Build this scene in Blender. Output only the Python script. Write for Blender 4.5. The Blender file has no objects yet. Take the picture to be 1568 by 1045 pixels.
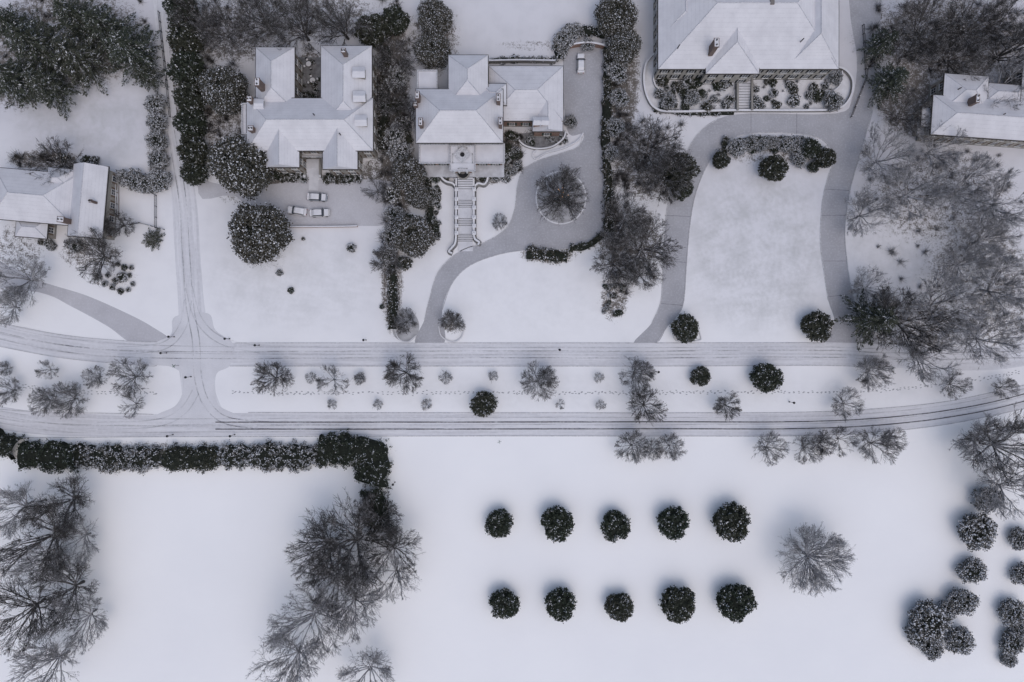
import bpy, bmesh, math, random
import numpy as np
from mathutils import Vector, Matrix
S=0.15; H=156.8; CX,CY=784.,522.5
def U(x,y,z=0.):
    k=S*(H-z)/H
    return ((x-CX)*k,(CY-y)*k)
random.seed(4)
scene=bpy.context.scene
COL=scene.collection
# ------------------------------------------------------------------ materials
class NT:
    def __init__(s,name,rough=0.9,spec=0.15):
        s.m=bpy.data.materials.new(name); s.m.use_nodes=True
        s.t=s.m.node_tree; s.n=s.t.nodes; s.l=s.t.links
        s.b=s.n['Principled BSDF']; s.b.inputs['Roughness'].default_value=rough
        s.b.inputs['Specular IOR Level'].default_value=spec
        s.out=s.n['Material Output']
        s.tc=s.n.new('ShaderNodeTexCoord')
    def put(s,sock,v):
        if hasattr(v,'is_linked'): s.l.new(v,sock)
        else:
            if isinstance(v,(tuple,list)) and len(v)==3 and sock.type=='RGBA': v=(*v,1)
            sock.default_value=v
    def coord(s,kind='Object',scale=(1,1,1)):
        mp=s.n.new('ShaderNodeMapping'); s.l.new(s.tc.outputs[kind],mp.inputs[0]); mp.inputs['Scale'].default_value=scale
        return mp.outputs[0]
    def noise(s,scale,detail=4,vec=None,rough=.55):
        n=s.n.new('ShaderNodeTexNoise'); n.inputs['Scale'].default_value=scale; n.inputs['Detail'].default_value=detail
        n.inputs['Roughness'].default_value=rough
        s.l.new(vec if vec is not None else s.tc.outputs['Object'],n.inputs['Vector']); return n.outputs['Fac']
    def mr(s,v,a,b,c=0.,d=1.):
        n=s.n.new('ShaderNodeMapRange'); s.put(n.inputs[0],v)
        for i,x in enumerate((a,b,c,d)): s.put(n.inputs[i+1],x)
        return n.outputs[0]
    def math(s,op,a,b=0.,clamp=False):
        n=s.n.new('ShaderNodeMath'); n.operation=op; n.use_clamp=clamp; s.put(n.inputs[0],a); s.put(n.inputs[1],b); return n.outputs[0]
    def mix(s,f,a,b):
        n=s.n.new('ShaderNodeMix'); n.data_type='RGBA'; s.put(n.inputs[0],f); s.put(n.inputs[6],a); s.put(n.inputs[7],b); return n.outputs[2]
    def bump(s,h,st=.3,dist=.1):
        n=s.n.new('ShaderNodeBump'); n.inputs['Strength'].default_value=st; n.inputs['Distance'].default_value=dist
        s.l.new(h,n.inputs['Height']); s.l.new(n.outputs[0],s.b.inputs['Normal'])
    def col(s,v): s.put(s.b.inputs['Base Color'],v)

def m_ground():
    t=NT('snowy_ground'); at=t.n.new('ShaderNodeAttribute'); at.attribute_name='cov'
    sp=t.n.new('ShaderNodeSeparateColor'); t.l.new(at.outputs['Color'],sp.inputs[0])
    R,G,B=sp.outputs
    n1=t.noise(.9,5); n2=t.noise(.035,4); n3=t.noise(3.2,3); n4=t.noise(.22,5)
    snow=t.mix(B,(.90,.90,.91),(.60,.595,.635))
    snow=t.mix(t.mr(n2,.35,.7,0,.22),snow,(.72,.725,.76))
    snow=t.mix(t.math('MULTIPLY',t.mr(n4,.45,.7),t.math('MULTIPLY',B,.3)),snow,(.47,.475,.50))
    gm=t.math('MULTIPLY',t.mr(t.math('ADD',t.math('MULTIPLY',n1,.5),t.math('MULTIPLY',n4,.5)),.40,.64),t.math('MULTIPLY',G,.5))
    snow=t.mix(gm,snow,(.37,.38,.36))
    nm=t.math('ADD',t.math('MULTIPLY',n1,.5),t.math('MULTIPLY',n3,.5))
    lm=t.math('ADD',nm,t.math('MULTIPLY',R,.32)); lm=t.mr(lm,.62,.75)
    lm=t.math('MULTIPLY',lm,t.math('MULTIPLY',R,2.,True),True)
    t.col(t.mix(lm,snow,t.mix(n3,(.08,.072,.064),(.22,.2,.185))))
    t.bump(t.math('ADD',n4,t.math('MULTIPLY',n1,.3)),.35,.25)
    return t.m
def m_drive(name,snow_tone,base,sn=.5):
    t=NT(name,.7,.25); n1=t.noise(.25,5); n2=t.noise(2.5,5); n3=t.noise(9,3)
    c=t.mix(t.mr(n1,.3,.7),base,snow_tone)
    c=t.mix(t.mr(n2,.5,.75,0,.35),c,(.7,.71,.76))
    c=t.mix(t.mr(n3,.5,.8,0,.3),c,(.12,.12,.13))
    t.col(c); t.bump(n2,.15,.05); return t.m
def m_road(name,a,b):
    t=NT(name,.75,.2)
    v=t.coord('UV',(.05,1.3,1)); st=t.noise(1.,5,v); v2=t.coord('UV',(.4,5,1)); s2=t.noise(1.,4,v2); n=t.noise(1.2,5)
    c=t.mix(t.mr(st,.35,.65),a,b)
    c=t.mix(t.mr(s2,.55,.75,0,.4),c,(.34,.34,.37))
    c=t.mix(t.mr(n,.45,.7,0,.4),c,(.76,.76,.80))
    t.col(c); t.bump(s2,.2,.05); return t.m
def m_track(name,lo,hi,mx,c=(.055,.055,.062)):
    t=NT(name,.6,.3)
    n=t.noise(1.,5,t.coord('UV',(.12,3,1))); n2=t.noise(1.5,4)
    f=t.math('MULTIPLY',t.mr(t.math('ADD',t.math('MULTIPLY',n,.7),t.math('MULTIPLY',n2,.3)),lo,hi),mx,True)
    sx=t.n.new('ShaderNodeSeparateXYZ'); t.l.new(t.tc.outputs['UV'],sx.inputs[0])
    e=t.mr(t.math('ABSOLUTE',sx.outputs[1]),.06,.17,1,0)
    f=t.math('MULTIPLY',f,e,True)
    t.col(c)
    tr=t.n.new('ShaderNodeBsdfTransparent'); mx_=t.n.new('ShaderNodeMixShader')
    t.l.new(f,mx_.inputs[0]); t.l.new(tr.outputs[0],mx_.inputs[1]); t.l.new(t.b.outputs[0],mx_.inputs[2]); t.l.new(mx_.outputs[0],t.out.inputs[0])
    return t.m
def m_leaf(name,c1,c2,snow,clump=.9,sc=(.66,.67,.71),amp=1.6):
    t=NT(name,.7,.2); g=t.n.new('ShaderNodeNewGeometry'); oi=t.n.new('ShaderNodeObjectInfo')
    rnd=g.outputs['Random Per Island']
    va=t.n.new('ShaderNodeVectorMath'); va.operation='ADD'; t.l.new(t.tc.outputs['Object'],va.inputs[0]); t.l.new(oi.outputs['Location'],va.inputs[1])
    n=t.noise(clump,3,va.outputs[0])
    c=t.mix(rnd,c1,c2)
    c=t.mix(t.mr(oi.outputs['Random'],0,1,0,.45),c,(.075,.065,.05))
    sz=t.n.new('ShaderNodeSeparateXYZ'); t.l.new(g.outputs['True Normal'],sz.inputs[0])
    nz=t.mr(t.math('ABSOLUTE',sz.outputs[2]),.25,.6)
    r2=t.math('FRACT',t.math('MULTIPLY',rnd,37.7))
    th=t.math('ADD',t.math('MULTIPLY',t.math('SUBTRACT',n,.5),amp),snow)
    f=t.math('MULTIPLY',t.mr(t.math('SUBTRACT',th,r2),-.05,.05),nz,True)
    t.col(t.mix(f,c,sc)); return t.m
def m_bark(name,c,snow,thr=.3,mx=.85):
    t=NT(name,.9,.1); g=t.n.new('ShaderNodeNewGeometry'); sz=t.n.new('ShaderNodeSeparateXYZ'); t.l.new(g.outputs['Normal'],sz.inputs[0])
    n=t.noise(1.1,4)
    f=t.math('MULTIPLY',t.mr(sz.outputs[2],thr,thr+.25),t.mr(n,.62-snow*.45,.72-snow*.45),True)
    f=t.math('MULTIPLY',f,mx)
    t.col(t.mix(f,t.mix(n,c,tuple(x*1.7 for x in c)),(.70,.70,.74))); return t.m
def m_plain(name,c,rough=.7,var=.25,spec=.2,ns=3.):
    t=NT(name,rough,spec); n=t.noise(ns,5)
    t.col(t.mix(t.mr(n,.3,.7),tuple(x*(1-var) for x in c),tuple(min(1,x*(1+var)) for x in c))); t.bump(n,.1,.02); return t.m
def m_snowtop(name,a=(.70,.70,.735),b=(.60,.605,.64)):
    t=NT(name); n=t.noise(.5,5); n2=t.noise(4,4,t.coord('Object',(1,1,1)))
    c=t.mix(t.mr(n,.35,.7),a,b); c=t.mix(t.mr(n2,.55,.8,0,.35),c,(.45,.45,.48)); t.col(c); t.bump(n,.3,.1); return t.m
def m_roofsnow():
    t=NT('roof_snow'); n=t.noise(.4,5); n2=t.noise(4,4)
    sx=t.n.new('ShaderNodeSeparateXYZ'); t.l.new(t.tc.outputs['Object'],sx.inputs[0])
    w=t.math('FRACT',t.math('MULTIPLY',sx.outputs[2],2.6)); cs=t.mr(w,.0,.25,.0,1.)
    c=t.mix(t.mr(n,.35,.7),(.67,.665,.695),(.585,.58,.61)); c=t.mix(t.math('MULTIPLY',t.math('SUBTRACT',1.,cs),t.mr(n2,.35,.6,.0,.4)),c,(.42,.42,.45))
    c=t.mix(t.mr(n2,.58,.8,0,.3),c,(.40,.40,.42)); t.col(c); t.bump(n,.3,.1); return t.m
def m_brick(name,c1,c2,mo,sc=1.):
    t=NT(name,.85,.15); b=t.n.new('ShaderNodeTexBrick'); t.l.new(t.coord('Object',(4*sc,4*sc,4*sc)),b.inputs[0])
    mp=b.inputs[0].links[0].from_node; mp.inputs['Rotation'].default_value=(math.radians(90),0,0)
    t.put(b.inputs['Color1'],c1); t.put(b.inputs['Color2'],c2); t.put(b.inputs['Mortar'],mo); t.col(b.outputs[0]); return t.m
def m_glass():
    t=NT('window_glass',.12,.6); t.col((.03,.035,.045)); return t.m
def m_emit(name,c,s):
    t=NT(name); t.col(c); t.put(t.b.inputs['Emission Color'],c); t.b.inputs['Emission Strength'].default_value=s; return t.m

GROUND=m_ground()
DRIVE=m_drive('thin_snow_on_asphalt',(.42,.42,.45),(.35,.35,.375))
DRIVE_L=m_drive('thin_snow_on_gravel',(.54,.535,.565),(.46,.455,.485))
ROAD=m_road('snow_packed_road',(.58,.58,.61),(.71,.71,.74))
TR_S=m_track('tyre_track_wet',.33,.52,.9)
TR_M=m_track('tyre_track_slush',.44,.64,.6,(.14,.14,.155))
TR_L=m_track('tyre_track_faint',.40,.65,.32,(.18,.18,.2))
EV=m_leaf('holly_foliage',(.016,.024,.017),(.05,.062,.042),.05)
EVM=m_leaf('magnolia_foliage',(.03,.032,.026),(.09,.086,.068),.17,1.5)
FB=m_leaf('frosted_foliage',(.045,.047,.043),(.13,.13,.12),.40,1.8)
PINE=m_leaf('pine_needles',(.024,.033,.025),(.075,.088,.064),.06,.7,amp=1.2)
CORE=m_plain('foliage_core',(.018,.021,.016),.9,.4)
BARK_D=m_bark('bark_dark',(.062,.058,.056),.26,.35,.7)
BARK_F=m_bark('bark_frosted',(.14,.138,.14),.5,.2,.65)
BARK_S=m_bark('bark_young',(.085,.082,.082),.34,.3,.7)
SROOF=m_roofsnow(); SNOWCAP=m_snowtop('snow_cap',(.72,.72,.75),(.62,.62,.65))
GUT=m_plain('gutter_metal',(.05,.045,.042),.5)
WHITE=m_plain('white_trim',(.62,.62,.62),.6,.1)
GLASS=m_glass()
TAN=m_plain('tan_stucco',(.28,.26,.23)); BRICK=m_brick('red_brick',(.20,.11,.08),(.25,.14,.10),(.32,.30,.28)); STONE=m_brick('grey_stone',(.24,.23,.22),(.33,.32,.30),(.18,.17,.16),.35)
CREAM=m_plain('cream_siding',(.34,.32,.29)); CHIM=m_brick('chimney_brick',(.13,.09,.08),(.17,.12,.10),(.2,.185,.175))
KERB=m_plain('snowy_kerb',(.50,.50,.52),.9,.3); IRON=m_plain('black_iron',(.02,.02,.022),.5)
WOODM=m_plain('weathered_wood',(.14,.10,.075)); STEP=m_snowtop('snowy_steps',(.66,.66,.69),(.54,.54,.57)); PATIO=m_plain('patio_paving',(.20,.20,.21),.8,.4,.2,1.)
# ------------------------------------------------------------------ mesh helpers
def npmesh(name,V,F,mats,mi=None,smooth=False):
    me=bpy.data.meshes.new(name); V=np.asarray(V,dtype=np.float32); F=np.asarray(F,dtype=np.int32); k=F.shape[1]
    me.vertices.add(len(V)); me.vertices.foreach_set('co',V.ravel())
    me.loops.add(F.size); me.loops.foreach_set('vertex_index',F.ravel())
    me.polygons.add(len(F)); me.polygons.foreach_set('loop_start',np.arange(0,F.size,k,dtype=np.int32))
    try: me.polygons.foreach_set('loop_total',np.full(len(F),k,dtype=np.int32))
    except Exception: pass
    for m in mats: me.materials.append(m)
    if mi is not None: me.polygons.foreach_set('material_index',np.asarray(mi,dtype=np.int32))
    if smooth: me.polygons.foreach_set('use_smooth',np.ones(len(F),dtype=bool))
    me.update(calc_edges=True); me.validate(); return me
def place(name,me,x=0,y=0,z=0,rot=0,sc=1,parent=None):
    o=bpy.data.objects.new(name,me); COL.objects.link(o); o.location=(x,y,z); o.rotation_euler=(0,0,rot)
    o.scale=(sc,sc,sc) if not isinstance(sc,tuple) else sc
    if parent: o.parent=parent
    return o
def empty(name,x,y,z=0,rot=0):
    return place(name,None,x,y,z,rot)
class MB:
    def __init__(s): s.V=[];s.F=[];s.M=[]
    def add(s,vs,fs,m=0):
        b=len(s.V); s.V+=vs; s.F+=[tuple(b+i for i in f) for f in fs]; s.M+=([m]*len(fs) if isinstance(m,int) else m)
    def obox(s,cx,cy,cz,hx,hy,hz,a=0,m=0):
        c,n=math.cos(a),math.sin(a); vs=[]
        for dz in(-hz,hz):
            for dx,dy in((-hx,-hy),(hx,-hy),(hx,hy),(-hx,hy)): vs.append((cx+dx*c-dy*n,cy+dx*n+dy*c,cz+dz))
        s.add(vs,[(3,2,1,0),(4,5,6,7),(0,1,5,4),(1,2,6,5),(2,3,7,6),(3,0,4,7)],m)
    def box(s,x0,y0,z0,x1,y1,z1,m=0): s.obox((x0+x1)/2,(y0+y1)/2,(z0+z1)/2,abs(x1-x0)/2,abs(y1-y0)/2,abs(z1-z0)/2,0,m)
    def cyl(s,cx,cy,z0,z1,r0,r1,n=10,m=0):
        vs=[(cx+r*math.cos(i*2*math.pi/n),cy+r*math.sin(i*2*math.pi/n),z) for z,r in((z0,r0),(z1,r1)) for i in range(n)]
        s.add(vs,[(i,(i+1)%n,n+(i+1)%n,n+i) for i in range(n)]+[tuple(range(n,2*n)),tuple(range(n-1,-1,-1))],m)
    def obj(s,name,mats,parent=None,loc=(0,0,0),bev=0):
        me=bpy.data.meshes.new(name); me.from_pydata(s.V,[],s.F)
        for m in mats: me.materials.append(m)
        me.polygons.foreach_set('material_index',s.M); me.update()
        o=place(name,me,*loc,parent=parent)
        if bev:
            b=o.modifiers.new('bevel','BEVEL'); b.width=bev; b.segments=2
        return o
def cr(P,n=8,closed=False):
    P=[np.array(p,float) for p in P]; out=[]; N=len(P)
    rng=range(N if closed else N-1)
    for i in rng:
        if closed: p0,p1,p2,p3=P[i-1],P[i],P[(i+1)%N],P[(i+2)%N]
        else: p0,p1,p2,p3=P[max(i-1,0)],P[i],P[i+1],P[min(i+2,N-1)]
        for k in range(n):
            t=k/n; out.append(.5*((2*p1)+(-p0+p2)*t+(2*p0-5*p1+4*p2-p3)*t*t+(-p0+3*p1-3*p2+p3)*t**3))
    if not closed: out.append(P[-1])
    return out
def poly(name,px,z,m,smooth=True,parent=None,skirt=0,n=6):
    P=[np.array(U(*p)) for p in px]
    if smooth: P=cr(P,n,True)
    bm=bmesh.new(); vs=[bm.verts.new((p[0],p[1],z)) for p in P]; f=bm.faces.new(vs); f.normal_update()
    if f.normal.z<0: f.normal_flip()
    if skirt:
        lo=[bm.verts.new((p[0],p[1],z-skirt)) for p in P]
        for i in range(len(P)):
            j=(i+1)%len(P); bm.faces.new((vs[i],vs[j],lo[j],lo[i]))
    bmesh.ops.triangulate(bm,faces=[f]); me=bpy.data.meshes.new(name); bm.to_mesh(me); bm.free(); me.materials.append(m)
    return place(name,me,parent=parent)
def ribbon(name,px,w,z,m,n=10,parent=None,h=0,off=0.,closed=False,capm=None,raw=False):
    P=cr([U(*p[:2]) for p in px],n,closed) if not raw else [np.array(U(*p[:2])) for p in px]
    W=[w]*len(P)
    if len(px[0])>2:
        ws=cr([(p[2],0) for p in px],n,closed); W=[q[0] for q in ws]
    N=len(P); V=[];uv=[];u=0
    for i in range(N):
        if closed: d=P[(i+1)%N]-P[i-1]
        else: d=P[min(i+1,N-1)]-P[max(i-1,0)]
        d=d/(np.linalg.norm(d)+1e-9); nn=np.array((-d[1],d[0]))
        if i: u+=np.linalg.norm(P[i]-P[i-1])
        for sgn in(1,-1):
            q=P[i]+nn*(off+sgn*W[i]/2); V.append((q[0],q[1],z+h)); uv.append((u,sgn*W[i]/2))
    F=[];M=[]
    R=range(N if closed else N-1)
    for i in R:
        j=(i+1)%N; F.append((2*i,2*i+1,2*j+1,2*j)); M.append(0)
    if h:
        b=len(V); V+=[(v[0],v[1],z-.05) for v in V]; uv+=uv
        for i in R:
            j=(i+1)%N; F.append((2*i,2*j,b+2*j,b+2*i)); M.append(1); F.append((2*i+1,b+2*i+1,b+2*j+1,2*j+1)); M.append(1)
        if not closed:
            F.append((0,b,b+1,1)); M.append(1); e=2*(N-1); F.append((e,e+1,b+e+1,b+e)); M.append(1)
    me=bpy.data.meshes.new(name); me.from_pydata(V,[],F)
    me.materials.append(capm or m); me.materials.append(m); me.polygons.foreach_set('material_index',M)
    ul=me.uv_layers.new(name='UVMap')
    for l in me.loops: ul.data[l.index].uv=uv[l.vertex_index]
    me.update(); return place(name,me,parent=parent)
def wall(name,px,w,h,m,n=4,closed=False): return ribbon(name,px,w,0,m,n=n,h=h,capm=SNOWCAP,closed=closed)
# ------------------------------------------------------------------ ground
def axis(lo,hi,st,far):
    c=list(np.arange(lo,hi+.01,st)); a=[-far,-far/3,-far/8,lo-40,lo-12]; b=[hi+12,hi+40,far/8,far/3,far]
    return np.array(a+c+b)
xs=axis(-126,126,.7,2400.); ys=axis(-88,88,.7,2400.)
X,Y=np.meshgrid(xs,ys); PX=X/S+CX; PY=CY-Y/S
V=np.stack([X.ravel(),Y.ravel(),np.zeros(X.size)],1); nx,ny=len(xs),len(ys)
i,j=np.meshgrid(np.arange(nx-1),np.arange(ny-1)); a=(j*nx+i).ravel(); F=np.stack([a,a+1,a+nx+1,a+nx],1)
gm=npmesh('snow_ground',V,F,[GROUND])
def blob(L):
    A=np.zeros_like(PX)
    for x,y,rx,ry,k in L:
        d=((PX-x)/rx)**2+((PY-y)/ry)**2; A=np.maximum(A,k*np.clip(1.5-d,0,1))
    return A
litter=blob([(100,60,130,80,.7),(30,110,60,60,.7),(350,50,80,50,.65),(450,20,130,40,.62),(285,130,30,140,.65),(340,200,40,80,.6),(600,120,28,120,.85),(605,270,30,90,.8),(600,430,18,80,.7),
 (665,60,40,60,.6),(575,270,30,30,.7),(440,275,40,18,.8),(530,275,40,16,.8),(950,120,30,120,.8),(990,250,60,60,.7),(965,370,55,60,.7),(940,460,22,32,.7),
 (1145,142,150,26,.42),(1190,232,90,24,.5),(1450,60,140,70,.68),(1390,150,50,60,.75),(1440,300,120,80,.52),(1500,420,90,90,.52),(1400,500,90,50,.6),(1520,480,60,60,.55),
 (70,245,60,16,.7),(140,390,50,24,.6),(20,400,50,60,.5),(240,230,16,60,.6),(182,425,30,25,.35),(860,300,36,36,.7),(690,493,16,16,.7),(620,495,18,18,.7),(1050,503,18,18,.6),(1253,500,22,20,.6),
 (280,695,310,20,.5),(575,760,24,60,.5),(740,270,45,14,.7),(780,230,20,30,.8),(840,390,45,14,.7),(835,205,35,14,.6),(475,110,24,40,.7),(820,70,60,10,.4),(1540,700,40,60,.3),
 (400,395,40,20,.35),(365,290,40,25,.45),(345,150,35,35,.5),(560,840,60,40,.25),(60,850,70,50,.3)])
grass=blob([(1160,380,110,120,.75),(450,430,130,70,.35),(820,450,130,60,.12),(130,190,100,60,.6),(1350,370,60,50,.4),(950,600,500,26,.15),(1440,420,120,80,.4)])
snow_tone=np.clip((620-PY)/470,0,1)*.75+blob([(1450,350,200,250,.8),(130,190,110,60,.8),(1160,340,130,150,.7),(0,60,260,130,.9),(1568,0,300,300,.9),(500,400,200,110,.35)])*.35  # snow colour graded darker towards the top edge and in these patches
snow_tone=np.clip(snow_tone+.25*np.clip(1-np.abs(PY-600)/60,0,1),0,1)
ca=gm.color_attributes.new('cov','FLOAT_COLOR','POINT')
arr=np.stack([litter.ravel(),grass.ravel(),snow_tone.ravel(),np.ones(X.size)],1).astype(np.float32); ca.data.foreach_set('color',arr.ravel())
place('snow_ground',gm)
# ------------------------------------------------------------------ roads
ribbon('upper_road',[(-900,330),(-400,430),(-100,483),(0,512),(100,531),(220,541),(400,543),(700,543),(1000,543),(1250,542),(1380,546),(1480,550),(1568,543),(1800,500),(2500,300)],5.3,.012,ROAD)
ribbon('lower_road',[(-900,560),(-300,610),(-60,632),(60,648),(200,652),(400,650),(700,650),(1000,650),(1200,650),(1330,645),(1450,632),(1568,607),(1800,540),(2500,280)],5.2,.012,ROAD)
ribbon('cross_street',[(200,-600,2.6),(232,-100,2.6),(243,0,2.6),(252,100,2.8),(264,200,3.2),(281,300,5.6),(288,400,5.8),(294,480,6.2),(299,530,9),(302,562,8.5),(304,600,7.6),(312,640,9.5)],5,.008,ROAD)
poly('road_junction',[(236,528),(262,512),(268,485),(318,480),(330,506),(358,528),(352,560),(332,572),(330,600),(336,622),(366,640),(300,648),(240,638),(268,622),(280,600),(280,575),(262,562),(232,556)],.016,m_drive('junction_snow',(.70,.70,.73),(.61,.61,.64)))
def track(px,mat,z=.02,gauge=1.65,w=.34):
    for s in(-1,1): ribbon('tyre_track',px,w,z+.004*(s>0),mat,off=s*gauge/2)
UP=[(-200,455),(0,505),(100,524),(220,534),(400,537),(700,538),(1000,538),(1250,537),(1360,541)]
track(UP,TR_L)
track([(-200,465),(0,514),(100,534),(220,543),(400,544),(560,543),(700,543),(1000,543),(1250,542),(1380,546),(1568,543)],TR_M,.044,1.55,.3)
LO=[(-200,600),(0,635),(60,642),(200,647),(330,647),(700,645),(1000,645),(1200,644),(1330,639),(1450,626),(1568,601),(1800,534)]
track(LO,TR_L,.056); track([(330,652),(500,652),(700,652),(1000,651.5),(1200,651.5),(1330,647),(1450,634),(1568,609),(1800,540)],TR_S,.068,1.6,.33)
track([(-200,602),(60,652),(200,657),(330,656),(520,656)],TR_L,.08)
track([(262,200),(279,300),(286,400),(291,470),(300,520),(304,580),(318,620),(350,645),(420,652)],TR_M,.092)
track([(290,440),(305,490),(340,522),(400,536)],TR_L,.116,1.6)
track([(180,537),(250,530),(280,500),(288,460)],TR_L,.128)
track([(150,652),(240,648),(280,630),(300,600)],TR_L,.152)
for pts in([(360,525.5),(500,525.5),(640,525.5)],[(680,525.5),(820,525.5),(975,525.5)],[(1003,525.5),(1150,525.5),(1262,525.5)],[(352,561),(700,561),(1000,561),(1250,560),(1320,562)],[(380,632),(700,632.5),(1000,632.5),(1200,632),(1330,627),(1450,615),(1568,590)],[(0,671),(100,670),(300,669),(700,668),(1000,668),(1200,668),(1330,663),(1450,650),(1568,626)],[(0,495),(100,514),(200,523),(240,524)],[(0,531),(100,549),(220,560),(240,560)],[(0,627),(60,631),(200,634),(235,635)]):
    ribbon('road_kerb',pts,.13,0,KERB,h=.1)
fb=MB(); r=random.Random(3)
def prints(px,dx=4.2,jit=1.):
    P=cr([U(*p) for p in px],40); acc=0
    for k in range(1,len(P)):
        d=P[k]-P[k-1]; L=np.linalg.norm(d); acc+=L
        if acc>.62:
            acc=0; a=math.atan2(d[1],d[0]); s=1 if (k%2) else -1
            x=P[k][0]-s*.18*math.sin(a)+r.gauss(0,.12*jit); y=P[k][1]+s*.18*math.cos(a)+r.gauss(0,.12*jit); z=.006+r.random()*.01
            a+=r.gauss(0,.2); c,n=math.cos(a),math.sin(a); V=[(x+u*.2*c-v*.09*n,y+u*.2*n+v*.09*c,z) for u,v in((-1,-.8),(0,-1),(1,-.7),(1.1,.7),(0,1),(-1,.8))]
            fb.add(V,[(0,1,2,3,4,5)])
prints([(350,601),(500,604),(650,601),(800,603),(1000,600),(1200,601),(1330,597),(1450,585),(1560,568)])
prints([(350,603),(500,602),(650,605),(800,601),(1000,603),(1200,599),(1330,599),(1450,588),(1560,571)])
prints([(20,590),(120,600),(240,604)]); prints([(20,592),(120,604),(240,602)])
fb.obj('footprint_trail',[m_plain('trodden_snow',(.33,.335,.36))])
# ------------------------------------------------------------------ drives
D3=[(636,526),(650,490),(657,460),(672,415),(705,385),(745,370),(775,350),(788,320),(792,285),(800,262),(820,248),(855,236),(885,225),(893,205),(868,198),(866,78),(930,78),(926,200),(930,260),(935,310),(926,352),(900,376),(850,382),(800,384),(757,392),(718,408),(692,435),(677,475),(680,526)]
poly('circular_driveway',D3,.004,DRIVE)
ribbon('driveway_kerb',D3[1:14],.16,0,KERB,h=.1); ribbon('driveway_kerb',D3[19:28],.16,0,KERB,h=.1)
D4=[(970,526),(998,495),(1012,460),(1015,400),(1020,330),(1030,280),(1050,235),(1072,202),(1100,182),(1150,174),(1280,174),(1305,150),(1312,90),(1300,0),(1300,-200),(1360,-200),(1350,0),(1340,150),(1322,220),(1302,290),(1294,350),(1297,400),(1305,450),(1318,490),(1345,526),(1262,526),(1278,495),(1268,460),(1262,420),(1256,370),(1259,310),(1268,270),(1275,245),(1255,212),(1180,203),(1120,212),(1088,245),(1066,295),(1056,350),(1051,410),(1045,470),(1022,500),(1005,526)]
poly('estate_driveway',D4,.004,DRIVE,n=4)
ribbon('driveway_kerb',D4[1:9],.16,0,KERB,h=.1); ribbon('driveway_kerb',D4[27:43],.16,0,KERB,h=.1); ribbon('driveway_kerb',D4[17:24],.16,0,KERB,h=.1)
poly('parking_court',[(306,275),(340,283),(420,282),(440,278),(500,276),(598,278),(602,310),(600,343),(520,346),(440,346),(400,338),(360,300),(310,305)],.004,DRIVE_L,n=3)
poly('side_driveway',[(-60,372),(0,400),(60,430),(130,452),(190,478),(232,500),(262,524),(205,526),(165,500),(110,470),(60,448),(-60,430)],.004,DRIVE_L)
for x0,y0,x1,y1 in[(1018,330,1058,332),(1014,400,1052,402),(1012,465,1046,468),(1258,330,1296,330),(1262,400,1297,400),(1267,455,1306,450),(1262,290,1300,292),(1150,174,1150,202),(1220,174,1220,206)]:
    ribbon('paving_joint',[(x0,y0),(x1,y1)],.1,.008,PATIO,n=1)
isl=[(859+38*math.cos(t),303+40*math.sin(t)) for t in np.linspace(0,2*math.pi,17)[:-1]]
poly('island_lawn',isl,.1,m_snowtop('island_snow',(.5,.5,.53),(.25,.25,.25)),skirt=.15); ribbon('island_kerb',isl,.3,0,KERB,h=.14,closed=True,capm=SNOWCAP)
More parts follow.
